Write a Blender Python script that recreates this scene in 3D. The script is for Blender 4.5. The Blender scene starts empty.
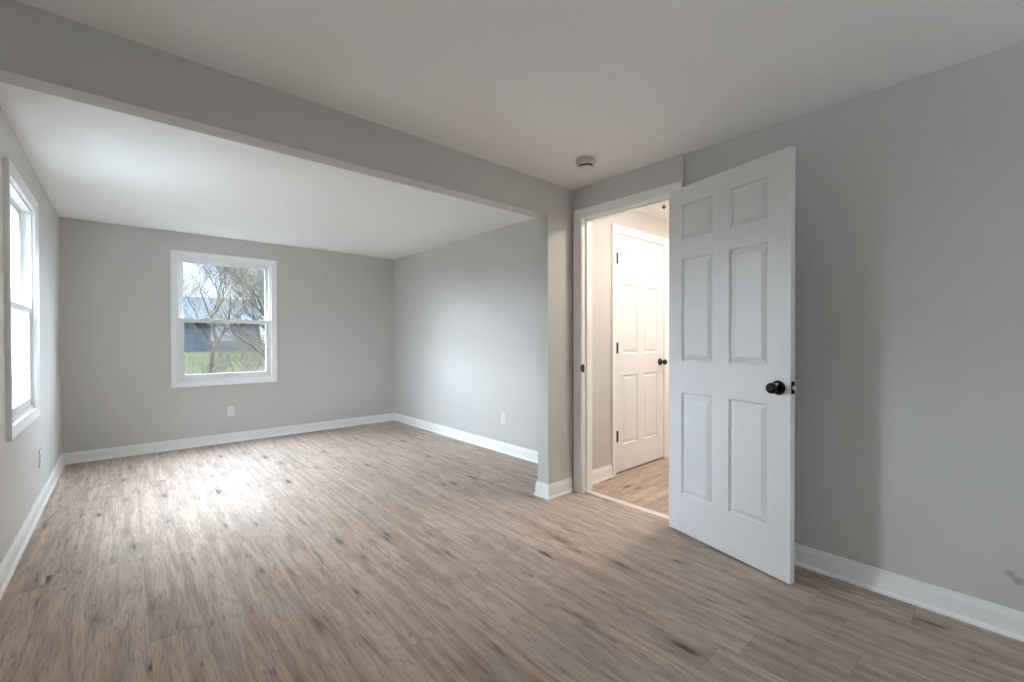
import bpy, bmesh, math, random
from mathutils import Vector, Matrix

S = bpy.context.scene
C = S.collection

# ------------------------------------------------------------------ camera
YAW, PITCH, ROLL, HZ, FPX, CY = 0.7236, -0.0074, -0.0019, 1.1549, 438.24, 0.9458
fw = Vector((math.sin(YAW)*math.cos(PITCH), math.cos(YAW)*math.cos(PITCH), math.sin(PITCH)))
rt = Vector((math.cos(YAW), -math.sin(YAW), 0)); up = rt.cross(fw)
rt2 = rt*math.cos(ROLL) + up*math.sin(ROLL); up2 = up*math.cos(ROLL) - rt*math.sin(ROLL)
cd = bpy.data.cameras.new('camera'); cam = bpy.data.objects.new('camera', cd); C.objects.link(cam)
m = Matrix.Identity(4)
for i in range(3):
    m[i][0], m[i][1], m[i][2] = rt2[i], up2[i], -fw[i]
m[0][3], m[1][3], m[2][3] = 0, 0, HZ
cam.matrix_world = m
cd.sensor_width = 36; cd.sensor_fit = 'HORIZONTAL'; cd.lens = FPX/1024*36; cd.shift_y = CY/1024
cd.clip_start = .02; cd.clip_end = 500
S.camera = cam

# ------------------------------------------------------------------ sky: pale overcast, with added bright lobes out of view that light the rooms
SKY_LOW, SKY_HIGH, SKY_WEST, SKY_NW, SKY_NE = 1.1, 20.5, 11.0, 18.0, 14.0
w = bpy.data.worlds.new('sky'); S.world = w; w.use_nodes = True
nt = w.node_tree; nt.nodes.clear()
def wn(t, **k):
    n = nt.nodes.new(t)
    for a, b in k.items(): setattr(n, a, b)
    return n
tc = wn('ShaderNodeTexCoord'); sp = wn('ShaderNodeSeparateXYZ'); nt.links.new(tc.outputs['Generated'], sp.inputs[0])
def mr(src, a, b, c, d):
    n = wn('ShaderNodeMapRange', interpolation_type='SMOOTHSTEP'); nt.links.new(src, n.inputs[0])
    for i, v in enumerate((a, b, c, d)): n.inputs[i+1].default_value = v
    return n.outputs[0]
def mth(op, a, b):
    n = wn('ShaderNodeMath', operation=op)
    for i, v in enumerate((a, b)):
        if isinstance(v, (int, float)): n.inputs[i].default_value = v
        else: nt.links.new(v, n.inputs[i])
    return n.outputs[0]
hi = mr(sp.outputs[2], .33, .72, 0, SKY_HIGH)
def sky_lobe(d, a, b, v):        # added bright patch of sky about the direction d, lighting the rooms
    dp = wn('ShaderNodeVectorMath', operation='DOT_PRODUCT'); nt.links.new(tc.outputs['Generated'], dp.inputs[0])
    dp.inputs[1].default_value = Vector(d).normalized()
    return mr(dp.outputs['Value'], a, b, 0, v)
west = mth('ADD', mth('ADD', sky_lobe((-.95, -.02, .20), .30, .98, SKY_WEST), sky_lobe((-.70, .71, .24), .925, .99, SKY_NW)), sky_lobe((.80, .58, .15), .83, .98, SKY_NE))
above = mr(sp.outputs[2], -.01, .05, 0, 1)
tot = mth('ADD', mth('ADD', SKY_LOW, hi), mth('MULTIPLY', west, above))
nz = wn('ShaderNodeTexNoise'); nz.inputs['Scale'].default_value = 4; nz.inputs['Detail'].default_value = 3
nt.links.new(tc.outputs['Generated'], nz.inputs['Vector'])
rmp = wn('ShaderNodeValToRGB'); nt.links.new(nz.outputs[0], rmp.inputs[0])
rmp.color_ramp.elements[0].position = .4; rmp.color_ramp.elements[0].color = (.66, .81, 1, 1)
rmp.color_ramp.elements[1].position = .6; rmp.color_ramp.elements[1].color = (.84, .92, 1, 1)
bg = wn('ShaderNodeBackground'); nt.links.new(rmp.outputs[0], bg.inputs[0]); nt.links.new(tot, bg.inputs[1])
wo = wn('ShaderNodeOutputWorld'); nt.links.new(bg.outputs[0], wo.inputs[0])
w.cycles.sampling_method = 'MANUAL'; w.cycles.sample_map_resolution = 512

LAMP_WATTS = 53.0            # warm hall ceiling light (lit glass dome, see its builder)

S.view_settings.view_transform = 'Standard'; S.view_settings.look = 'None'
S.view_settings.exposure = 0.92; S.view_settings.gamma = 1; S.view_settings.use_curve_mapping = False
cy = S.cycles
cy.max_bounces = 12; cy.diffuse_bounces = 8; cy.glossy_bounces = 4; cy.transparent_max_bounces = 16
cy.use_denoising = True; cy.sample_clamp_indirect = 8; cy.caustics_reflective = False; cy.caustics_refractive = False
cy.blur_glossy = 1.0

# ------------------------------------------------------------------ measures
XL, XR, XD, XS, XFR = -.444, 2.574, 2.553, 2.2817, 2.876     # left wall, near right wall, door section, stub end, far room's right wall
XH = 2.67                                                    # hall side of the door wall
YB, YB2, YF, YN = 2.191, 2.297, 5.774, -2.0
ZC, ZB, ZT = 2.282, 2.0406, .103
HX1, HY0 = 5.4, 1.02
DY0, DY1, DZ = 1.38, 2.10, 2.045                             # door opening
W1 = (.357, 1.36, .647, 2.087)                               # far window, outside of casing (x0, x1, z0, z1)
W3 = (.60, 1.45, .60, 2.06)                                 # added unseen window behind the viewpoint, brightens the near room (x0, x1, z0, z1)
W2 = (3.285, 4.262, .65, 2.058)                              # left window (y0, y1, z0, z1)
CW = .062                                                    # casing width

# ------------------------------------------------------------------ materials
def mat(name, col, rough=.5, metal=0, spec=.5):
    m = bpy.data.materials.new(name); m.use_nodes = True
    b = m.node_tree.nodes['Principled BSDF']
    b.inputs['Base Color'].default_value = (*col, 1); b.inputs['Roughness'].default_value = rough
    b.inputs['Metallic'].default_value = metal; b.inputs['Specular IOR Level'].default_value = spec
    return m
class NB:
    def __init__(s, m): s.m = m; s.t = m.node_tree; s.b = s.t.nodes['Principled BSDF']
    def n(s, t, **k):
        n = s.t.nodes.new(t)
        for a, b in k.items(): setattr(n, a, b)
        return n
    def put(s, v, sock):
        if hasattr(v, 'is_linked') or hasattr(v, 'links'): s.t.links.new(v, sock)
        else: sock.default_value = v
    def math(s, op, a, b=0.0, c=None, clamp=False):
        n = s.n('ShaderNodeMath', operation=op, use_clamp=clamp)
        s.put(a, n.inputs[0]); s.put(b, n.inputs[1])
        if c is not None: s.put(c, n.inputs[2])
        return n.outputs[0]
    def comb(s, x, y, z=0.0):
        n = s.n('ShaderNodeCombineXYZ'); s.put(x, n.inputs[0]); s.put(y, n.inputs[1]); s.put(z, n.inputs[2]); return n.outputs[0]
    def noise(s, vec, scale, detail=2, rough=.5, dist=0.0):
        n = s.n('ShaderNodeTexNoise'); s.put(vec, n.inputs['Vector'])
        n.inputs['Scale'].default_value = scale; n.inputs['Detail'].default_value = detail
        n.inputs['Roughness'].default_value = rough; n.inputs['Distortion'].default_value = dist
        return n.outputs[0]
    def ramp(s, v, *stops):
        n = s.n('ShaderNodeValToRGB'); s.put(v, n.inputs[0]); e = n.color_ramp.elements
        while len(e) < len(stops): e.new(.5)
        for i, (p, c) in enumerate(stops):
            e[i].position = p; e[i].color = (c, c, c, 1) if isinstance(c, (int, float)) else (*c, 1)
        return n.outputs[0]
    def rng(s, v, a, b, c, d, smooth=True):
        n = s.n('ShaderNodeMapRange', interpolation_type='SMOOTHSTEP' if smooth else 'LINEAR'); s.put(v, n.inputs[0])
        for i, x in enumerate((a, b, c, d)): n.inputs[i+1].default_value = x
        return n.outputs[0]
    def mix(s, f, a, b, mode='MIX'):
        n = s.n('ShaderNodeMix', data_type='RGBA', blend_type=mode)
        s.put(f, n.inputs[0])
        for v, k in ((a, 6), (b, 7)): s.put((*v, 1) if isinstance(v, tuple) else v, n.inputs[k])
        return n.outputs[2]
    def bump(s, h, strength, dist):
        n = s.n('ShaderNodeBump'); s.put(h, n.inputs['Height']); n.inputs['Strength'].default_value = strength; n.inputs['Distance'].default_value = dist
        s.t.links.new(n.outputs[0], s.b.inputs['Normal'])
    def pos(s):
        return s.n('ShaderNodeTexCoord').outputs['Object']

def paint(name, col, rough, bscale, bstr, bdist=.002, dark_marks=()):
    m = mat(name, col, rough, spec=.3); k = NB(m); p = k.pos()
    k.bump(k.noise(p, bscale, 3, .6), bstr, bdist)
    if dark_marks:
        c = (*col, 1)
        for (x, y, z, r) in dark_marks:
            vm = k.n('ShaderNodeVectorMath', operation='DISTANCE'); k.put(p, vm.inputs[0]); vm.inputs[1].default_value = (x, y, z)
            d = k.math('ADD', vm.outputs['Value'], k.math('MULTIPLY', k.math('SUBTRACT', k.noise(p, 40, 2), .5), r*1.2))
            f = k.rng(d, r*.3, r, .45, 0)  # dark ragged spots mixed into the paint colour
            c = k.mix(f, c if not isinstance(c, tuple) else col, (.16, .155, .15))
        k.put(c, k.b.inputs['Base Color'])
    return m
M = {}
M['wall'] = paint('greige wall paint', (.618, .60, .579), .55, 160, .12, .001, dark_marks=((2.574, -.03, .215, .022), (2.574, -.012, .235, .02)))
M['ceiling'] = paint('textured ceiling paint', (.90, .89, .875), .8, 70, .35, .004)
M['trim'] = paint('satin white trim paint', (.90, .90, .89), .32, 30, .02, .001)
M['vinyl'] = mat('white vinyl window', (.82, .83, .84), .3)
M['black'] = mat('matte black metal', (.012, .012, .013), .24, .4)
M['bronze'] = mat('dark bronze metal', (.022, .018, .015), .5, .3)
M['steel'] = mat('satin nickel', (.75, .74, .72), .3, .8)
M['plastic'] = mat('white plastic', (.80, .80, .80), .4)
M['plasticgrey'] = mat('light grey plastic', (.55, .54, .53), .45)
M['slot'] = mat('dark slot', (.03, .03, .03), .7)
M['reducer'] = mat('cream threshold strip', (.80, .70, .62), .35)
M['dark'] = mat('unpainted drywall', (.25, .24, .23), .9)

def door_paint():
    m = mat('embossed woodgrain white door paint', (.82, .825, .83), .38, spec=.4); k = NB(m); p = k.pos()
    sx = k.n('ShaderNodeSeparateXYZ'); k.put(p, sx.inputs[0])
    v = k.comb(k.math('MULTIPLY', sx.outputs[0], 160), k.math('MULTIPLY', sx.outputs[1], 160), k.math('MULTIPLY', sx.outputs[2], 6))
    k.bump(k.noise(v, 1, 3, .6, .6), .22, .001)
    return m
M['door'] = door_paint()

def floor_mat(name, along_y=True, sc=1.0):
    """wide vinyl planks in a weathered oak print"""
    m = mat(name, (.4, .33, .28), .35); k = NB(m); p = k.pos()
    s = k.n('ShaderNodeSeparateXYZ'); k.put(p, s.inputs[0])
    X, Y = (s.outputs[0], s.outputs[1]) if along_y else (s.outputs[1], s.outputs[0])
    PW, PL = .178, 1.22
    u = k.math('DIVIDE', k.math('ADD', X, 20.05), PW); row = k.math('FLOOR', u); fu = k.math('FRACT', u)
    wn1 = k.n('ShaderNodeTexWhiteNoise', noise_dimensions='1D'); k.put(row, wn1.inputs['W'])
    v = k.math('ADD', k.math('DIVIDE', k.math('ADD', Y, 20), PL), wn1.outputs['Value']); idx = k.math('FLOOR', v); fv = k.math('FRACT', v)
    wn2 = k.n('ShaderNodeTexWhiteNoise', noise_dimensions='3D'); k.put(k.comb(row, idx, 3.7), wn2.inputs['Vector'])
    cs = k.n('ShaderNodeSeparateColor'); k.put(wn2.outputs['Color'], cs.inputs[0]); r1, r2, r3 = cs.outputs
    ox, oy = k.math('MULTIPLY', r1, 37), k.math('MULTIPLY', r2, 53)
    lx, ly = k.math('ADD', X, ox), k.math('ADD', Y, oy)
    # flowing grain: rings of a stretched noise field
    field = k.noise(k.comb(k.math('MULTIPLY', lx, 5.5), k.math('MULTIPLY', ly, .75)), 1, 2, .45, .25)
    rings = k.math('FRACT', k.math('MULTIPLY', field, 17)); rings = k.math('ABSOLUTE', k.math('SUBTRACT', k.math('MULTIPLY', rings, 2), 1))
    fine = k.noise(k.comb(k.math('MULTIPLY', lx, 190), k.math('MULTIPLY', ly, 9)), 1, 3, .65)
    streak = k.noise(k.comb(k.math('MULTIPLY', lx, 26), k.math('MULTIPLY', ly, 1.5)), 1, 3, .6, .5)
    cloud = k.noise(k.comb(k.math('MULTIPLY', lx, 5), k.math('MULTIPLY', ly, 1.6)), 1, 2, .5)
    # knots: sparse short dark dashes in a grain-long cell pattern
    vo = k.n('ShaderNodeTexVoronoi', feature='F1'); k.put(k.comb(k.math('MULTIPLY', lx, 10.5), k.math('MULTIPLY', ly, 2.7)), vo.inputs['Vector']); vo.inputs['Scale'].default_value = 1
    kd = k.math('ADD', vo.outputs['Distance'], k.math('MULTIPLY', k.math('SUBTRACT', k.noise(k.comb(k.math('MULTIPLY', lx, 60), k.math('MULTIPLY', ly, 14)), 1, 2), .5), .22))
    vs = k.n('ShaderNodeSeparateColor'); k.put(vo.outputs['Color'], vs.inputs[0])
    sparse = k.rng(vs.outputs[0], .16, .20, 0, 1)
    size = k.math('ADD', .5, k.math('MULTIPLY', vs.outputs[1], .8)); kd = k.math('DIVIDE', kd, size)
    knot = k.math('MULTIPLY', k.math('MULTIPLY', k.rng(kd, .04, .20, 1, 0), sparse), k.math('ADD', .5, k.math('MULTIPLY', vs.outputs[2], .5)))
    dash = k.rng(k.noise(k.comb(k.math('MULTIPLY', lx, 48), k.math('MULTIPLY', ly, 5.5)), 1, 2, .5, .8), .60, .71, 0, 1)
    open_ = k.rng(k.noise(k.comb(k.math('MULTIPLY', lx, 6), k.math('MULTIPLY', ly, 2)), 1, 1), .45, .6, 0, 1)
    dash = k.math('MULTIPLY', dash, open_)
    halo = k.math('MULTIPLY', k.rng(kd, .05, .5, 1, 0), sparse)
    c = k.mix(k.rng(streak, .38, .62, 0, 1), (.43, .322, .254), (.61, .483, .398))
    c = k.mix(k.math('MULTIPLY', k.rng(cloud, .35, .7, 0, 1), .5), c, (.47, .385, .335))
    c = k.mix(k.math('MULTIPLY', k.rng(rings, .0, .4, 1, 0), .20), c, (.20, .15, .12))
    c = k.mix(k.math('MULTIPLY', k.rng(fine, .50, .66, 0, 1), .46), c, (.19, .145, .12))
    c = k.mix(k.math('MULTIPLY', k.rng(fine, .46, .30, 0, 1), .36), c, (.58, .51, .455))
    c = k.mix(k.math('MULTIPLY', halo, .38), c, (.22, .165, .13))
    c = k.mix(k.math('MULTIPLY', dash, .6), c, (.15, .11, .09))
    c = k.mix(k.math('MULTIPLY', knot, .9), c, (.085, .06, .048))
    tone = k.math('ADD', .93, k.math('MULTIPLY', r3, .10))
    tn = k.comb(tone, tone, tone)
    c = k.mix(1.0, c, tn, 'MULTIPLY')
    eu = k.math('MINIMUM', fu, k.math('SUBTRACT', 1, fu)); ev = k.math('MINIMUM', fv, k.math('SUBTRACT', 1, fv))
    seam = k.math('MAXIMUM', k.rng(eu, .0, .010, 1, 0), k.rng(ev, .0, .0016, 1, 0))
    c = k.mix(k.math('MULTIPLY', seam, .38), c, (.10, .08, .07))
    k.put(c, k.b.inputs['Base Color'])
    k.put(k.rng(fine, .3, .7, .46, .60), k.b.inputs['Roughness'])
    k.b.inputs['Specular IOR Level'].default_value = .22
    h = k.math('ADD', k.math('MULTIPLY', k.math('SUBTRACT', 1, seam), 1.0), k.math('MULTIPLY', fine, .45))
    h = k.math('ADD', h, k.math('MULTIPLY', rings, .12))
    k.bump(h, .5, .0018)
    return m
M['floor'] = floor_mat('weathered oak vinyl planks')
M['floor_hall'] = floor_mat('weathered oak vinyl planks laid across the hall', False)

def glass_mat():
    m = bpy.data.materials.new('window glass'); m.use_nodes = True; t = m.node_tree; t.nodes.clear()
    o = t.nodes.new('ShaderNodeOutputMaterial'); mx = t.nodes.new('ShaderNodeMixShader'); tr = t.nodes.new('ShaderNodeBsdfTransparent')
    gl = t.nodes.new('ShaderNodeBsdfGlossy'); gl.inputs['Roughness'].default_value = .02; tr.inputs[0].default_value = (.97, .985, .98, 1)
    fr = t.nodes.new('ShaderNodeFresnel'); fr.inputs[0].default_value = 1.45
    ge = t.nodes.new('ShaderNodeNewGeometry'); mu = t.nodes.new('ShaderNodeMath'); mu.operation = 'SUBTRACT'; mu.use_clamp = True
    t.links.new(fr.outputs[0], mu.inputs[0]); t.links.new(ge.outputs['Backfacing'], mu.inputs[1])      # the outer surface mirrors, the inner one only lets light out
    t.links.new(mu.outputs[0], mx.inputs[0]); t.links.new(tr.outputs[0], mx.inputs[1]); t.links.new(gl.outputs[0], mx.inputs[2]); t.links.new(mx.outputs[0], o.inputs[0])
    return m
M['glass'] = glass_mat()

def speckle(name, c1, c2, scale, rough=.9, spec=0):
    m = mat(name, c1, rough, spec=spec); k = NB(m); k.put(k.mix(k.rng(k.noise(k.pos(), scale, 4, .6), .38, .62, 0, 1), c1, c2), k.b.inputs['Base Color']); return m
M['lawn'] = speckle('lawn', (.016, .019, .010), (.024, .026, .016), 3)
M['bark'] = speckle('grey brown bark', (.020, .0175, .015), (.042, .037, .031), 9)
M['bark2'] = speckle('tan twigs', (.040, .035, .028), (.078, .068, .054), 12)
M['evergreen'] = speckle('evergreen needles', (.03, .055, .028), (.06, .09, .05), 6)
M['roof'] = speckle('pale blue grey shingles', (.026, .031, .036), (.033, .038, .044), 25)
def siding():
    m = mat('blue grey lap siding', (.030, .036, .043), .7, spec=0); k = NB(m); s = k.n('ShaderNodeSeparateXYZ'); k.put(k.pos(), s.inputs[0])
    f = k.math('FRACT', k.math('MULTIPLY', s.outputs[2], 7)); k.put(k.mix(k.rng(f, 0, .15, 1, 0), (.030, .036, .043), (.020, .024, .028)), k.b.inputs['Base Color']); return m
M['siding'] = siding()
M['siding2'] = mat('pale siding', (.026, .030, .033), .7, spec=0)
M['white_ext'] = mat('white exterior trim', (.10, .10, .10), .6, spec=0)

# ------------------------------------------------------------------ helpers
def tag(o, label=None, cat=None, group=None, kind=None):
    for k, v in (('label', label), ('category', cat), ('group', group), ('kind', kind)):
        if v: o[k] = v
    return o
def obj(name, bm, m, parent=None, smooth=False, angle=35):
    bmesh.ops.recalc_face_normals(bm, faces=bm.faces[:])
    me = bpy.data.meshes.new(name); bm.to_mesh(me); bm.free()
    ms = m if isinstance(m, (list, tuple)) else [m]
    for x in ms: me.materials.append(x)
    if smooth:
        for p in me.polygons: p.use_smooth = True
        try: me.set_sharp_from_angle(angle=math.radians(angle))
        except Exception: pass
    o = bpy.data.objects.new(name, me); C.objects.link(o)
    if parent: o.parent = parent
    return o
def struct(name, bm, m, label, **k):
    return tag(obj(name, bm, m, **k), label, kind='structure')
def empty(name, loc=(0, 0, 0), rz=0, parent=None):
    o = bpy.data.objects.new(name, None); C.objects.link(o); o.location = loc; o.rotation_euler = (0, 0, rz); o.empty_display_size = .1
    if parent: o.parent = parent
    return o
def box(bm, a, b, bev=0, mi=0):
    x0, y0, z0 = (min(a[i], b[i]) for i in range(3)); x1, y1, z1 = (max(a[i], b[i]) for i in range(3))
    vs = [bm.verts.new(c) for c in ((x0, y0, z0), (x1, y0, z0), (x1, y1, z0), (x0, y1, z0), (x0, y0, z1), (x1, y0, z1), (x1, y1, z1), (x0, y1, z1))]
    fs = [bm.faces.new([vs[i] for i in q]) for q in ((0, 3, 2, 1), (4, 5, 6, 7), (0, 1, 5, 4), (1, 2, 6, 5), (2, 3, 7, 6), (3, 0, 4, 7))]
    for f in fs: f.material_index = mi
    if bev:
        es = list({e for f in fs for e in f.edges})
        bmesh.ops.bevel(bm, geom=es, offset=bev, segments=2, affect='EDGES', profile=.7)
    return bm
def boxes(*l):
    bm = bmesh.new()
    for q in l: box(bm, *q)
    return bm
def wall_grid(us, vs, holes, w0, w1, f):
    """one slab cut into cells between the lines us and vs, leaving holes; f maps (u, v, w) to the room"""
    bm = bmesh.new(); V = {}
    def g(i, j, k):
        if (i, j, k) not in V: V[i, j, k] = bm.verts.new(f(us[i], vs[j], (w0, w1)[k]))
        return V[i, j, k]
    nu, nv = len(us)-1, len(vs)-1
    solid = lambda i, j: 0 <= i < nu and 0 <= j < nv and (i, j) not in holes
    for i in range(nu):
        for j in range(nv):
            if not solid(i, j): continue
            for k in (0, 1): bm.faces.new([g(i, j, k), g(i+1, j, k), g(i+1, j+1, k), g(i, j+1, k)])
            for (di, dj, a, b) in ((-1, 0, (i, j), (i, j+1)), (1, 0, (i+1, j), (i+1, j+1)), (0, -1, (i, j), (i+1, j)), (0, 1, (i, j+1), (i+1, j+1))):
                if not solid(i+di, j+dj): bm.faces.new([g(*a, 0), g(*b, 0), g(*b, 1), g(*a, 1)])
    return bm
def sweep(path, prof, f, closed=False, side=1):
    """mitred moulding: for each leg of the 2D path one bmesh; prof = (offset to the path's right, height); f maps (u, v, h) to the room"""
    P = [Vector(p) for p in path]; n = len(P); segs = n if closed else n-1
    def d(i): return (P[(i+1) % n]-P[i % n]).normalized()
    R = lambda t: Vector((t.y, -t.x))*side
    rings = []
    for i in range(n):
        if closed: a, b = R(d((i-1) % n)), R(d(i))
        else: a, b = R(d(max(i-1, 0))), R(d(min(i, n-2)))
        mt = (a+b)/(1+a.dot(b))
        rings.append([(P[i]+mt*o, h) for o, h in prof])
    out = []
    for i in range(segs):
        bm = bmesh.new(); A = [bm.verts.new(f(q.x, q.y, h)) for q, h in rings[i]]; B = [bm.verts.new(f(q.x, q.y, h)) for q, h in rings[(i+1) % n]]
        k = len(prof)
        for j in range(k): bm.faces.new([A[j], A[(j+1) % k], B[(j+1) % k], B[j]])
        bm.faces.new(A); bm.faces.new(B[::-1]); out.append(bm)
    return out
def join(bms):
    r = bmesh.new()
    for b in bms:
        me = bpy.data.meshes.new('tmp'); b.to_mesh(me); b.free(); r.from_mesh(me); bpy.data.meshes.remove(me)
    return r
def lathe(prof, n=32, axis='Z', origin=(0, 0, 0)):
    """prof = (radius, height) turned about the axis"""
    bm = bmesh.new(); rings = []; o = Vector(origin)
    def P(r, h, a):
        x, y = r*math.cos(a), r*math.sin(a)
        return o+Vector({'Z': (x, y, h), 'Y': (x, h, y), 'X': (h, x, y)}[axis])
    for r, h in prof:
        if r < 1e-6: rings.append([bm.verts.new(P(0, h, 0))])
        else: rings.append([bm.verts.new(P(r, h, 2*math.pi*i/n)) for i in range(n)])
    for A, B in zip(rings, rings[1:]):
        for i in range(n):
            q = [A[i % len(A)], A[(i+1) % len(A)], B[(i+1) % len(B)], B[i % len(B)]]
            q = [v for j, v in enumerate(q) if v not in q[:j]]
            if len(q) > 2: bm.faces.new(q)
    for R in (rings[0], rings[-1]):
        if len(R) > 2: bm.faces.new(R)
    return bm
XYZ = lambda x, y, h: (x, y, h)

# ------------------------------------------------------------------ room shell
bm = boxes(((-.6, -2.15, -.12), (XD+.055, YB+.06, 0)), ((-.6, YB+.06, -.12), (3.0, 5.95, 0)))
struct('floor', bm, M['floor'], 'grey brown wood-look plank floor running through both joined rooms')
struct('floor_hall', boxes(((XD+.055, HY0-.12, -.12), (HX1+.15, YB+.06, 0))), M['floor_hall'], 'warm lit wood-look plank floor of the hall beyond the doorway')
struct('ceiling', boxes(((-.6, -2.15, ZC), (HX1+.15, 5.95, ZC+.15))), M['ceiling'], 'white lightly textured ceiling over both rooms and hall')
h0, h1 = W2[0]+CW-.012, W2[1]-CW+.012
bm = wall_grid([YN-.15, h0, h1, YF+.16], [0, W2[2]+CW-.012, W2[3]-CW+.012, ZC], {(1, 1)}, XL, XL-.15, lambda u, v, w: (w, u, v))
struct('wall_left', bm, M['wall'], 'long pale grey wall holding the window seen edge on')
g0, g1 = W1[0]+CW-.012, W1[1]-CW+.012
bm = wall_grid([XL, g0, g1, XFR+.1], [0, W1[2]+CW-.012, W1[3]-CW+.012, ZC], {(1, 1)}, YF, YF+.16, lambda u, v, w: (u, w, v))
struct('wall_far', bm, M['wall'], 'grey end wall with the double-hung window looking on trees')
struct('wall_far_right', boxes(((XFR, YB2, 0), (XFR+.1, YF, ZC))), M['wall'], 'pale grey side wall of the far room with one outlet')
bm = bmesh.new()                                             # beam and stub are one continuous drywall surface
pts = [(XL, ZB), (XS, ZB), (XS, 0), (XH, 0), (XH, ZC), (XL, ZC)]
F = [bm.verts.new((x, YB, z)) for x, z in pts]; B = [bm.verts.new((x, YB2, z)) for x, z in pts]
# triangulated fronts of the L shape as two quads
mid = [bm.verts.new((XS, YB, ZC)), bm.verts.new((XS, YB2, ZC))]
for Q, e in ((F, mid[0]), (B, mid[1])):
    bm.faces.new([Q[0], Q[1], e, Q[5]]); bm.faces.new([Q[1], Q[2], Q[3], Q[4], e])
for a, b in ((0, 1), (1, 2), (2, 3), (3, 4), (5, 0)): bm.faces.new([F[a], F[b], B[b], B[a]])
bm.faces.new([F[4], mid[0], mid[1], B[4]]); bm.faces.new([mid[0], F[5], B[5], mid[1]])
struct('wall_partition', bm, M['wall'], 'taupe header beam and short wall stub dividing the two rooms')
# near right wall, with the door section standing 2 cm proud of it
bm = wall_grid([YN-.15, 1.313], [0, ZC], set(), XR, XH, lambda u, v, w: (w, u, v))
b2 = wall_grid([1.313, DY0-.015, DY1+.015, YB], [0, DZ+.015, ZC], {(1, 0)}, XD, XH, lambda u, v, w: (w, u, v))
struct('wall_right', join([bm, b2]), M['wall'], 'warm grey wall behind and around the open white door')
bm = wall_grid([XL, W3[0]+CW-.012, W3[1]-CW+.012, XR], [0, W3[2]+CW-.012, W3[3]-CW+.012, ZC], {(1, 1)}, YN, YN-.15, lambda u, v, w: (u, w, v))
struct('wall_near', bm, M['wall'], 'grey wall closing the near room behind the viewpoint')
HD0, HD1 = 3.105, 3.885                                      # hall door opening
bm = wall_grid([XH, HD0-.015, HD1+.015, HX1+.1], [0, DZ+.015, ZC], {(1, 0)}, YB, YB2, lambda u, v, w: (u, w, v))
struct('wall_hall', bm, M['wall'], 'cream lit hall wall holding the closed white door')
struct('wall_hall_near', boxes(((XH, HY0-.1, 0), (HX1+.1, HY0, ZC))), M['wall'], 'hall wall opposite the closed door')
struct('wall_hall_end', boxes(((HX1, HY0, 0), (HX1+.1, YB, ZC))), M['wall'], 'end wall of the hall')
struct('wall_closet', boxes(((XFR+.1, YB2+.03, 0), (HX1+.1, YB2+.08, ZC)), ((XFR+.1, YB2, 0), (3.0, YB2+.03, ZC)), ((4.0, YB2, 0), (4.05, YB2+.03, ZC))), M['dark'], 'dark backing behind the closed hall door')

# ------------------------------------------------------------------ baseboards
BP = [(0, 0), (.024, 0), (.0235, .007), (.020, .014), (.0145, .018), (.0135, .021), (.0135, .076), (.0115, .084), (.0085, .092), (.0065, ZT), (0, ZT)]
E0 = .0005
segs = sweep([(XL, YN), (XL, YF), (XFR, YF), (XFR, YB2), (XS, YB2), (XS, YB), (XD-.014, YB)], BP, XYZ)
for nm, b, lb in zip(('baseboard_left', 'baseboard_far', 'baseboard_far_right', 'baseboard_stub_back', 'baseboard_stub_end', 'baseboard_stub_front'), segs,
    ('white baseboard along the long window wall', 'white baseboard under the far window', 'white baseboard below the outlet on the far room side wall',
     'white baseboard on the far face of the wall stub', 'white baseboard wrapping the end of the wall stub', 'white baseboard between wall stub corner and door casing')):
    struct(nm, b, M['trim'], lb)
segs = sweep([(XR, 1.31), (XR, YN), (XL, YN)], BP, XYZ)
struct('baseboard_right', segs[0], M['trim'], 'white baseboard behind the open door along the right wall')
struct('baseboard_near', segs[1], M['trim'], 'white baseboard of the near wall')
struct('baseboard_hall', sweep([(XH+.02, YB), (HD0-.07, YB)], BP, XYZ)[0], M['trim'], 'short white baseboard between doorway and closed hall door')
struct('baseboard_hall.001', sweep([(HD1+.07, YB), (HX1, YB)], BP, XYZ)[0], M['trim'], 'white baseboard past the closed hall door')
struct('baseboard_hall_near', sweep([(HX1, HY0), (XH+.02, HY0)], BP, XYZ)[0], M['trim'], 'white baseboard on the opposite hall wall')

# ------------------------------------------------------------------ door casings, jambs
CP = [(0, 0), (0, .009), (.006, .0115), (.016, .0115), (.020, .0095), (.026, .012), (.048, .017), (.060, .019), (CW, .016), (CW, 0)]
def casing(us, path, f, side):
    return join(sweep(path, CP, f, side=side))
rev = .005
def door_surround(y0, y1, z, name, label, f1, f2, fj, depth, stop):
    """jamb box, stop strips and casings on both faces of the wall"""
    root = empty(name); tag(root, label, kind='structure')
    p = [(y0-rev, 0), (y0-rev, z+rev), (y1+rev, z+rev), (y1+rev, 0)]
    if f1: obj('casing', join(sweep(p, CP, f1, side=-1)), M['trim'], root)
    if f2: obj('casing', join(sweep(p, CP, f2, side=-1)), M['trim'], root)
    J = [((y0-.015, 0), (y0, z)), ((y1, 0), (y1+.015, z)), ((y0-.015, z), (y1+.015, z+.015))]
    bm = bmesh.new()
    for (a, b), (c, d) in J: box(bm, (a, b, -.0005), (c, d, depth+.0005))
    for v in bm.verts: v.co = Vector(fj(*v.co))
    obj('jamb', bm, M['trim'], root)
    bm = bmesh.new()
    s0, s1 = stop
    for (a, b), (c, d) in (((y0, 0), (y0+.011, z)), ((y1-.011, 0), (y1, z)), ((y0+.011, z-.011), (y1-.011, z))): box(bm, (a, b, s0), (c, d, s1), .002)
    for v in bm.verts: v.co = Vector(fj(*v.co))
    obj('door_stop', bm, M['trim'], root)
    return root
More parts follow.
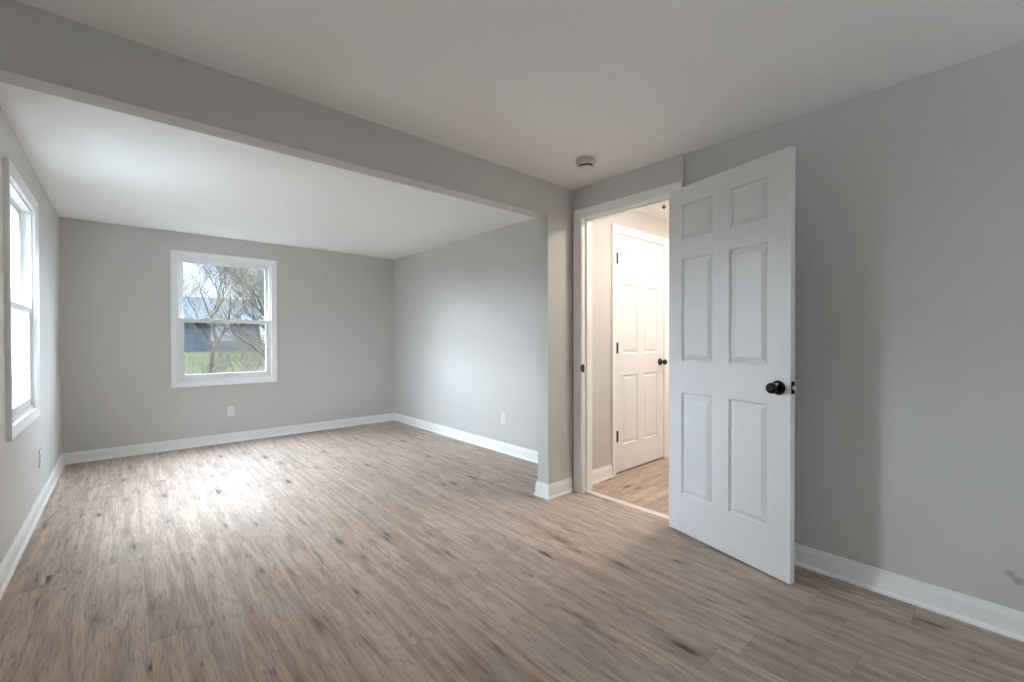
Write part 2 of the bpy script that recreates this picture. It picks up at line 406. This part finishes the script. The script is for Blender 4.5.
t1 = door_surround(DY0, DY1, DZ, 'trim_1', 'white casing and jamb of the open doorway',
    lambda u, v, h: (XD-h, u, v), lambda u, v, h: (XH+h, u, v), lambda u, v, h: (XD+h, u, v), XH-XD, (.040, .075))
# strike plate on the latch jamb, lip wrapping the casing edge
bm = boxes(((XD-.003, DY1-.0015, .902), (XD+.024, DY1+.001, .962), .0006), ((XD-.013, DY1-.0015, .910), (XD-.002, DY1+.0052, .954), .0006))
sp_ = obj('strike_plate', bm, M['bronze'], t1); sp_['label'] = 'dark bronze strike plate'
obj('strike_hole', boxes(((XD+.004, DY1-.002, .920), (XD+.018, DY1-.0012, .944))), M['slot'], sp_)
t2 = door_surround(HD0, HD1, DZ, 'trim_2', 'white casing around the closed hall door', lambda u, v, h: (u, YB-h, v), None, lambda u, v, h: (u, YB+h, v), YB2-YB, (.045, .08))
bm = boxes(((XD+.032, DY0, 0), (XD+.082, DY1, .006), .002))
struct('trim_3', bm, M['reducer'], 'cream threshold strip where room floor meets hall floor')

# ------------------------------------------------------------------ six-panel doors
def panel_door(w, h, t, cols, rows):
    """moulded six-panel leaf: x along the width, y = thickness (0..t), z up; both faces moulded"""
    bm = bmesh.new()
    xs = sorted({0, w, *[c for q in cols for c in q]}); zs = sorted({0, h, *[c for q in rows for c in q]})
    for face, (y0, s) in enumerate(((0, 1), (t, -1))):
        V = {}
        def g(x, z):
            if (x, z) not in V: V[x, z] = bm.verts.new((x, y0, z))
            return V[x, z]
        for xa, xb in zip(xs, xs[1:]):
            for za, zb in zip(zs, zs[1:]):
                if (xa, xb) in cols and (za, zb) in rows:
                    prev = [g(xa, za), g(xb, za), g(xb, zb), g(xa, zb)]
                    for ins, dep in ((.002, .0050), (.005, .0110), (.011, .0125), (.014, .0110), (.034, .0030), (.036, .0022)):
                        cur = [bm.verts.new((x, y0+s*dep, z)) for x, z in ((xa+ins, za+ins), (xb-ins, za+ins), (xb-ins, zb-ins), (xa+ins, zb-ins))]
                        for i in range(4): bm.faces.new([prev[i], prev[(i+1) % 4], cur[(i+1) % 4], cur[i]])
                        prev = cur
                    bm.faces.new(prev)
                else: bm.faces.new([g(xa, za), g(xb, za), g(xb, zb), g(xa, zb)])
    for x in (0, w):
        for za, zb in zip(zs, zs[1:]): bm.faces.new([bm.verts.new(c) for c in ((x, 0, za), (x, t, za), (x, t, zb), (x, 0, zb))])
    for z in (0, h):
        for xa, xb in zip(xs, xs[1:]): bm.faces.new([bm.verts.new(c) for c in ((xa, 0, z), (xb, 0, z), (xb, t, z), (xa, t, z))])
    bmesh.ops.remove_doubles(bm, verts=bm.verts[:], dist=1e-5)
    return bm
ROWS = [(.225, .825), (1.010, 1.610), (1.717, 1.927)]
def knob(parent, x, y, z, s, m):
    """round privacy knob: rose against the leaf, neck, ball; s = outward sign along y"""
    o = obj('door_knob', lathe([(0, s*.001), (.0125, s*.001), (.0115, s*.022), (.0125, s*.030), (.019, s*.035), (.0245, s*.043), (.0262, s*.051), (.0245, s*.060), (.019, s*.066), (.0135, s*.068), (.012, s*.0665), (.006, s*.0665), (.0055, s*.070), (0, s*.070)], 32, 'Y', (x, y, z)), m, parent, smooth=True)
    o['label'] = 'dark round knob'
    obj('rose', lathe([(0, 0), (.034, 0), (.0345, s*.004), (.031, s*.009), (.022, s*.0125), (0, s*.0125)], 32, 'Y', (x, y, z)), m, o, smooth=True)
    return o
def hinge(parent, x, y, z, m, leafdir):
    b = lathe([(0, -.045), (.0065, -.045), (.0065, .045), (0, .045)], 12, 'Z', (x, y, z))
    c = boxes(((x, y, z-.044), (x+leafdir[0], y+leafdir[1], z+.044)))
    o = obj('hinge', join([b, c]), m, parent, smooth=True); o['label'] = 'dark bronze hinge'; return o

# open door: hinged on the near jamb, swung back towards the right wall
dx, dy = 2.3056-2.4824, .6654-1.3664; L = math.hypot(dx, dy)
d1 = empty('door_1', (2.4824, 1.3664, .0115), math.atan2(dy, dx)); tag(d1, 'white six-panel door standing wide open with a black knob', kind='structure')
lw, lh, lt = L, 2.0295, .035
leaf = obj('leaf', panel_door(lw, lh, lt, [(.095, .306), (.404, .616)], ROWS), M['door'], d1)
# local y grows towards the wall side of the leaf (checked against the photograph: free edge shows on the right)
knob(d1, .667, 0, .909, -1, M['black']); knob(d1, .667, lt, .909, 1, M['black'])
lp = obj('latch_plate', boxes(((L-.001, .006, .884), (L+.0012, .031, .942), .0008)), M['black'], d1); lp['label'] = 'black latch plate'
bb = obj('latch_bolt', boxes(((L, .012, .905), (L+.011, .025, .921), .002)), M['steel'], lp); bb['label'] = 'nickel latch bolt'
for z in (.22, 1.02, 1.82): hinge(d1, -.004, lt+.004, z, M['bronze'], (.0, -.03))

# closed hall door
d2 = empty('door_2', (HD0+.003, YB+.006, .014)); tag(d2, 'closed white six-panel door in the hall with dark hinges', kind='structure')
w2 = HD1-HD0-.006
obj('leaf', panel_door(w2, 2.028, .035, [(.105, .335), (w2-.335, w2-.105)], ROWS), M['door'], d2)
knob(d2, w2-.06, 0, .918, -1, M['bronze'])
for z in (.31, 1.06, 1.82):
    h_ = obj('hinge', join([lathe([(0, z-.047), (.0065, z-.047), (.0065, z+.047), (0, z+.047)], 12, 'Z', (-.001, -.010, 0)), boxes(((-.015, -.0095, z-.046), (.030, -.0005, z+.046), .001))]), M['bronze'], d2)
    h_['label'] = 'dark bronze hinge'

# ------------------------------------------------------------------ windows
def window(name, label, u0, u1, z0, z1, f):
    """double-hung vinyl window; f maps (along, up, out) with out > 0 towards outdoors, 0 = wall face"""
    root = empty(name); tag(root, label, kind='structure')
    def put(nm, bxs, m, par=root, bev=.0015):
        bm = bmesh.new()
        for a, b in bxs: box(bm, a, b, bev)
        for v in bm.verts: v.co = Vector(f(*v.co))
        return obj(nm, bm, m, par)
    i0, i1, j0, j1 = u0+CW, u1-CW, z0+CW, z1-CW
    WP = [(0, 0), (0, .010), (.006, .013), (.014, .013), (.018, .010), (.024, .013), (.044, .018), (.054, .021), (CW, .019), (CW, 0)]
    pth = [(i0, j0), (i0, j1), (i1, j1), (i1, j0)]
    obj('casing', join(sweep(pth, WP, lambda u, v, h: f(u, v, -h), closed=True, side=-1)), M['trim'], root)
    def ring(a0, a1, b0, b1, w, d0, d1, wb=None, wt=None):
        wb = wb or w; wt = wt or w
        return [((a0, b0, d0), (a0+w, b1, d1)), ((a1-w, b0, d0), (a1, b1, d1)), ((a0+w, b0, d0), (a1-w, b0+wb, d1)), ((a0+w, b1-wt, d0), (a1-w, b1, d1))]
    put('jamb_liner', ring(i0-.012, i1+.012, j0-.012, j1+.012, .012, 0, .15), M['trim'], bev=0)
    fr = put('frame', ring(i0, i1, j0, j1, .016, .006, .084, .022) + ring(i0+.016, i1-.016, j0+.022, j1-.016, .008, .043, .051), M['vinyl'])
    a0, a1 = i0+.016, i1-.016; b0, b1 = j0+.022, j1-.016; mid = (z0+z1)/2-.012
    up_ = put('sash', ring(a0+.004, a1-.004, mid-.018, b1, .032, .053, .081, .036), M['vinyl'])
    put('pane', [((a0+.03, mid+.012, .065), (a1-.03, b1-.028, .069))], M['glass'], up_, 0)
    lo = put('sash', ring(a0, a1, b0, mid+.020, .038, .013, .041, .046, .038), M['vinyl'])
    put('pane', [((a0+.034, b0+.040, .025), (a1-.034, mid-.014, .029))], M['glass'], lo, 0)
    for q in (.27, .71):
        x = a0+(a1-a0)*q
        k = put('sash_lock', [((x-.028, mid+.020, .017), (x+.028, mid+.026, .039)), ((x-.010, mid+.026, .021), (x+.012, mid+.036, .035)), ((x+.0, mid+.030, .013), (x+.030, mid+.035, .023))], M['plasticgrey'], lo)
        k['label'] = 'grey sash lock'
    return root
window('window_1', 'white double-hung window in the end wall with bare trees behind', *W1[:2], *W1[2:], lambda u, v, o: (u, YF+o, v))
window('window_2', 'white double-hung window in the long wall, seen edge on', *W2[:2], *W2[2:], lambda u, v, o: (XL-o, u, v))

window('window_added', 'added unseen double-hung window of the near wall, for fill light', *W3[:2], *W3[2:], lambda u, v, o: (u, YN-o, v))  # added behind the viewpoint to let more daylight into the near room

# ------------------------------------------------------------------ outlets (plate in local XZ, facing -Y)
def make_outlet(loc, rz, label):
    r = empty('wall_outlet', loc, rz); tag(r, label, 'outlet', 'duplex wall outlets')
    bm = boxes(((-.035, -.006, -.0575), (.035, 0, .0575), .0022)); pl = obj('cover_plate', bm, M['plastic'], r)
    for z in (-.0195, .0195):
        c = obj('receptacle', lathe([(0, -.0085), (.0155, -.0085), (.0165, -.0075), (.0165, -.005), (0, -.005)], 24, 'Y', (0, 0, z)), M['plastic'], r)
        obj('slots', boxes(((-.0075, -.0090, z-.0015), (-.0055, -.0084, z+.007)), ((.0055, -.0090, z-.0005), (.0075, -.0084, z+.006)), ((-.002, -.0090, z-.0095), (.002, -.0084, z-.0060))), M['slot'], c)
    obj('screw', lathe([(0, -.0075), (.003, -.0072), (.0032, -.005), (0, -.005)], 12, 'Y'), M['plastic'], r)
    return r
make_outlet((.886, YF, .348), 0, 'white duplex outlet on the far wall below the window')
make_outlet((XFR, 3.382, .346), math.pi/2*-1, 'white duplex outlet low on the far room side wall')
make_outlet((XL, 4.40, .338), math.pi/2, 'white duplex outlet seen edge on, low on the long window wall')

# ------------------------------------------------------------------ smoke alarm on the ceiling
sa = empty('smoke_alarm', (2.196, 1.776, ZC)); tag(sa, 'small round white smoke alarm on the ceiling before the doorway', 'smoke alarm')
obj('mounting_base', lathe([(0, 0), (.063, 0), (.063, -.022), (.060, -.031), (0, -.031)], 40), M['plasticgrey'], sa, smooth=True)
obj('cover', lathe([(0, -.031), (.057, -.031), (.057, -.037), (.050, -.038), (.050, -.046), (.055, -.047), (.051, -.056), (.042, -.060), (0, -.062)], 40), M['plastic'], sa, smooth=True)
bm = bmesh.new()
aim = math.atan2(0-1.765, 0-2.185); ring = []
for i in range(25):
    a = aim-.85+1.7*i/24
    ring.append([bm.verts.new((r*math.cos(a), r*math.sin(a), z)) for r, z in ((.050, -.0375), (.0572, -.0375), (.0572, -.0480), (.050, -.0480))])
for A, B in zip(ring, ring[1:]):
    for j in range(4): bm.faces.new([A[j], A[(j+1) % 4], B[(j+1) % 4], B[j]])
bm.faces.new(ring[0]); bm.faces.new(ring[-1])
v_ = obj('sounder_slot', bm, M['slot'], sa); v_['label'] = 'dark curved vent slot'

# ------------------------------------------------------------------ hall ceiling light: flat lit glass with a dark finial
HLX, HLY = 3.16, 1.38
hl = empty('ceiling_light', (HLX, HLY, ZC)); tag(hl, 'flat round flush light with dark finial just inside the doorway', 'ceiling light', 'hall ceiling lights')
obj('canopy', lathe([(0, 0), (.13, 0), (.135, -.008), (.13, -.018), (0, -.018)], 40), M['bronze'], hl, smooth=True)
gm = bpy.data.materials.new('lit frosted glass'); gm.use_nodes = True; b = gm.node_tree.nodes['Principled BSDF']
b.inputs['Base Color'].default_value = (.9, .87, .8, 1); b.inputs['Emission Color'].default_value = (1, .90, .78, 1); b.inputs['Emission Strength'].default_value = LAMP_WATTS
obj('diffuser', lathe([(.125, -.018), (.127, -.024), (.120, -.031), (.08, -.037), (0, -.039)], 40), gm, hl, smooth=True)
obj('finial', lathe([(0, -.038), (.010, -.039), (.012, -.045), (.006, -.050), (0, -.054)], 16), M['bronze'], hl, smooth=True)

h2 = hl.copy(); C.objects.link(h2); h2.location = (4.5, 1.45, ZC); h2['label'] = 'added unseen flush light farther down the hall'  # second lamp added out of view to even out the hall brightness
for ch in list(hl.children):
    c = ch.copy(); C.objects.link(c); c.parent = h2

fs = empty('ceiling_sprinkler', (3.40, 1.918, ZC)); tag(fs, 'tiny dark ceiling fitting on a white disc above the closed hall door', 'ceiling fitting')
obj('escutcheon', lathe([(0, 0), (.036, 0), (.034, -.006), (.020, -.010), (0, -.010)], 24), M['plastic'], fs, smooth=True)
obj('deflector', lathe([(0, -.009), (.008, -.010), (.007, -.022), (.019, -.024), (.019, -.028), (.006, -.030), (.005, -.042), (0, -.044)], 16), M['bronze'], fs, smooth=True)

# ------------------------------------------------------------------ outdoors
struct('sky_block_roof', boxes(((-1.2, -4.1, 2.5), (3.8, -2.15, 2.6))), M['trim'], 'added unseen roof slab keeping high sky out of the near wall window')  # added out of view so that mostly ground bounce enters that window
def gz(y): return -.45 + .55*min(max((y-6)/39, 0), 1)
bm = bmesh.new(); G = []
NX, NY = 40, 40; rnd = random.Random(4)
for j in range(NY+1):
    row = []
    for i in range(NX+1):
        x = -90+180*i/NX; y = -60+200*j/NY
        row.append(bm.verts.new((x, y, (gz(y) if y > 6 else -.45)+(rnd.uniform(-.04, .04) if y > 9 else 0))))
    G.append(row)
for j in range(NY):
    for i in range(NX): bm.faces.new([G[j][i], G[j][i+1], G[j+1][i+1], G[j+1][i]])
tag(obj('lawn', bm, M['lawn'], smooth=True, angle=180), 'green lawn sloping up from the house', kind='structure')

M['concrete'] = speckle('pale bounce concrete', (.18, .18, .175), (.24, .24, .23), 6)  # reflector colour of the added slab by the long wall
M['bounce_patio'] = speckle('pale bounce slabs', (.76, .75, .73), (.84, .83, .81), 6)  # very pale, to throw daylight up to the near ceiling
struct('bounce_drive', boxes(((-16, -7, -.5), (-2.4, 9, -.42))), M['concrete'], 'added unseen concrete slab bouncing daylight in through the long wall window')  # added out of view, reflects daylight up to the ceilings
struct('bounce_patio', boxes(((-2.4, -7.0, -.5), (8, -2.2, -.42))), M['bounce_patio'], 'added unseen pale slab bouncing daylight in through the near wall window')  # added out of view as a reflector for the near room

def tube(bm, p, q, r0, r1, n=4):
    d = (q-p).normalized(); a = d.orthogonal().normalized(); b = d.cross(a)
    A = [bm.verts.new(p+(a*math.cos(2*math.pi*i/n)+b*math.sin(2*math.pi*i/n))*r0) for i in range(n)]
    B = [bm.verts.new(q+(a*math.cos(2*math.pi*i/n)+b*math.sin(2*math.pi*i/n))*r1) for i in range(n)]
    for i in range(n): bm.faces.new([A[i], A[(i+1) % n], B[(i+1) % n], B[i]])
def grow(bm, tw, p, d, L, r, depth, R, spread, upb, maxd):
    """a limb bending as it grows, forking into thinner ones; thin ends go to the twig mesh"""
    k = 3; seg = L/k; tgt = bm if depth < maxd-2 else tw
    for s in range(k):
        d2 = (d+Vector((R.gauss(0, .13), R.gauss(0, .13), R.gauss(0, .10)+upb*.05))).normalized(); q = p+d2*seg; r2 = r*.87
        tube(tgt, p, q, r, r2, 6 if depth < 2 else (4 if depth < 4 else 3))
        p, d, r = q, d2, r2
        if depth < maxd and (s > 0 or depth > 0) and R.random() < .8:
            ax = Vector((R.gauss(0, 1), R.gauss(0, 1), R.gauss(0, .5)+upb)).normalized()
            grow(bm, tw, p, (d+ax*spread).normalized(), L*R.uniform(.55, .8), r*R.uniform(.5, .68), depth+1, R, spread, upb, maxd)
    if depth < maxd:
        for _ in range(2):
            ax = Vector((R.gauss(0, 1), R.gauss(0, 1), R.gauss(0, .5)+upb)).normalized()
            grow(bm, tw, p, (d+ax*spread).normalized(), L*R.uniform(.6, .85), r*R.uniform(.6, .8), depth+1, R, spread, upb, maxd)
def tree(name, x, y, L, r, seed, lean, label, group=None, maxd=5, spread=.75, upb=.35, stems=1, m=('bark', 'bark')):
    R = random.Random(seed); bm = bmesh.new(); tw = bmesh.new()
    root = empty(name, (x, y, gz(y))); tag(root, label, 'tree' if 'tree' in name else 'shrub', group)
    for s in range(stems):
        if stems > 1 and s: obj('stem', bm, M[m[0]], root); bm = bmesh.new()
        a = R.uniform(0, 6.28); k = .5 if stems > 1 else 0
        d = Vector((lean[0]+k*math.cos(a), lean[1]+k*math.sin(a), 1)).normalized()
        grow(bm, tw, Vector((.06*math.cos(a)*k*4, .06*math.sin(a)*k*4, -.15)), d, L*R.uniform(.8, 1.1), r, 0, R, spread, upb, maxd)
    obj('trunk' if stems == 1 else 'stem', bm, M[m[0]], root); obj('twigs', tw, M[m[1]], root)
    return root
T = 'bare_tree'
tree(T, 3.05, 12.5, 1.35, .075, 11, (-.42, .1), 'bare tree leaning over behind the meeting rail, nearest the glass', maxd=6, m=('bark', 'bark2'))
tree(T, 4.3, 16.5, 1.7, .10, 5, (-.22, 0), 'thick-trunked bare tree near the right side of the end window', maxd=6)
tree(T, 2.2, 19, 1.7, .08, 23, (.12, 0), 'slender bare tree in front of the blue grey house', maxd=6, m=('bark', 'bark2'))
tree(T, .9, 25, 2.3, .12, 31, (.1, 0), 'tall bare tree at the left edge of the end window', maxd=5)
tree(T, 7.4, 30, 2.5, .14, 47, (-.1, 0), 'distant bare tree against white sky at the right of the end window', maxd=6)
tree(T, 5.0, 36, 2.7, .14, 53, (0, 0), 'bare tree close to the far house wall', maxd=6)
for i, (x, y, L, sd, lb) in enumerate(((2.32, 9.2, .50, 2, 'tan twiggy shrub nearest the right foot of the end window'), (1.75, 15.6, .55, 8, 'low tan shrub in the middle of the lawn'),
        (3.45, 13.8, .75, 14, 'tangled bare shrub behind the nearest tan one'), (3.6, 19.5, .95, 19, 'bare shrub between the slender and the thick-trunked tree'), (5.5, 24, 1.2, 27, 'broad bare shrub below the distant tree'), (3.0, 11.2, .6, 33, 'dense low tan shrub behind the nearest one'), (2.9, 16.6, .8, 38, 'wide bare shrub before the slender tree'))):
    tree('bare_shrub', x, y, L, .02, sd, (0, 0), lb, maxd=5 if i in (0, 2, 5, 6) else 4, stems=6, spread=.85, upb=.3, m=('bark2', 'bark2'))

def house(x0, x1, y0, y1, ze, zr, wins, label, mt, name='house'):
    g = gz(y0)-.1; root = empty(name, ((x0+x1)/2, (y0+y1)/2, g)); tag(root, label, 'house')
    ox, oy, oz = root.location
    T = lambda x, y, z: (x-ox, y-oy, z-oz)
    obj('wall', boxes((T(x0, y0, g), T(x1, y1, ze))), mt, root)
    bm = bmesh.new(); ym = (y0+y1)/2; e = .35
    sec = [(y0-e, ze-.10), (ym, zr), (y1+e, ze-.10), (y1+e, ze-.28), (ym, zr-.22), (y0-e, ze-.28)]
    A = [bm.verts.new(T(x0-.3, a, b)) for a, b in sec]; B = [bm.verts.new(T(x1+.3, a, b)) for a, b in sec]
    for i in range(6): bm.faces.new([A[i], A[(i+1) % 6], B[(i+1) % 6], B[i]])
    for V in (A, B): bm.faces.new([V[0], V[1], V[4], V[5]]); bm.faces.new([V[1], V[2], V[3], V[4]])
    for x in (x0+.005, x1-.005):
        bm2 = bmesh.new(); bm2.faces.new([bm2.verts.new(T(x, a, b)) for a, b in ((y0, ze-.02), (ym, zr-.2), (y1, ze-.02))]); obj('gable', bm2, mt, root)
    obj('roof', bm, M['roof'], root)
    obj('gutter', boxes((T(x0-.3, y0-e-.1, ze-.30), T(x1+.3, y0-e, ze-.16))), M['white_ext'], root)
    for (a, b, c, d) in wins:
        fr = obj('window', boxes((T(a-.1, y0-.04, c-.1), T(a, y0+.02, d+.1)), (T(b, y0-.04, c-.1), T(b+.1, y0+.02, d+.1)), (T(a, y0-.04, c-.1), T(b, y0+.02, c)), (T(a, y0-.04, d), T(b, y0+.02, d+.1)), (T((a+b)/2-.04, y0-.04, c), T((a+b)/2+.04, y0+.02, d))), M['white_ext'], root)
        obj('pane', boxes((T(a, y0-.015, c), T(b, y0+.01, d))), M['white_ext'], fr)
    return root
house(.5, 9.2, 45, 53, 2.9, 5.0, [(5.6, 7.0, 1.1, 2.2), (2.6, 3.6, 1.2, 2.3)], 'blue grey house with pale roof beyond the lawn', M['siding'])
house(-11, -3.2, 40, 47, 3.4, 6.0, [(-6.5, -5.3, 1.3, 2.5)], 'pale house seen through the long wall window', M['siding2'])
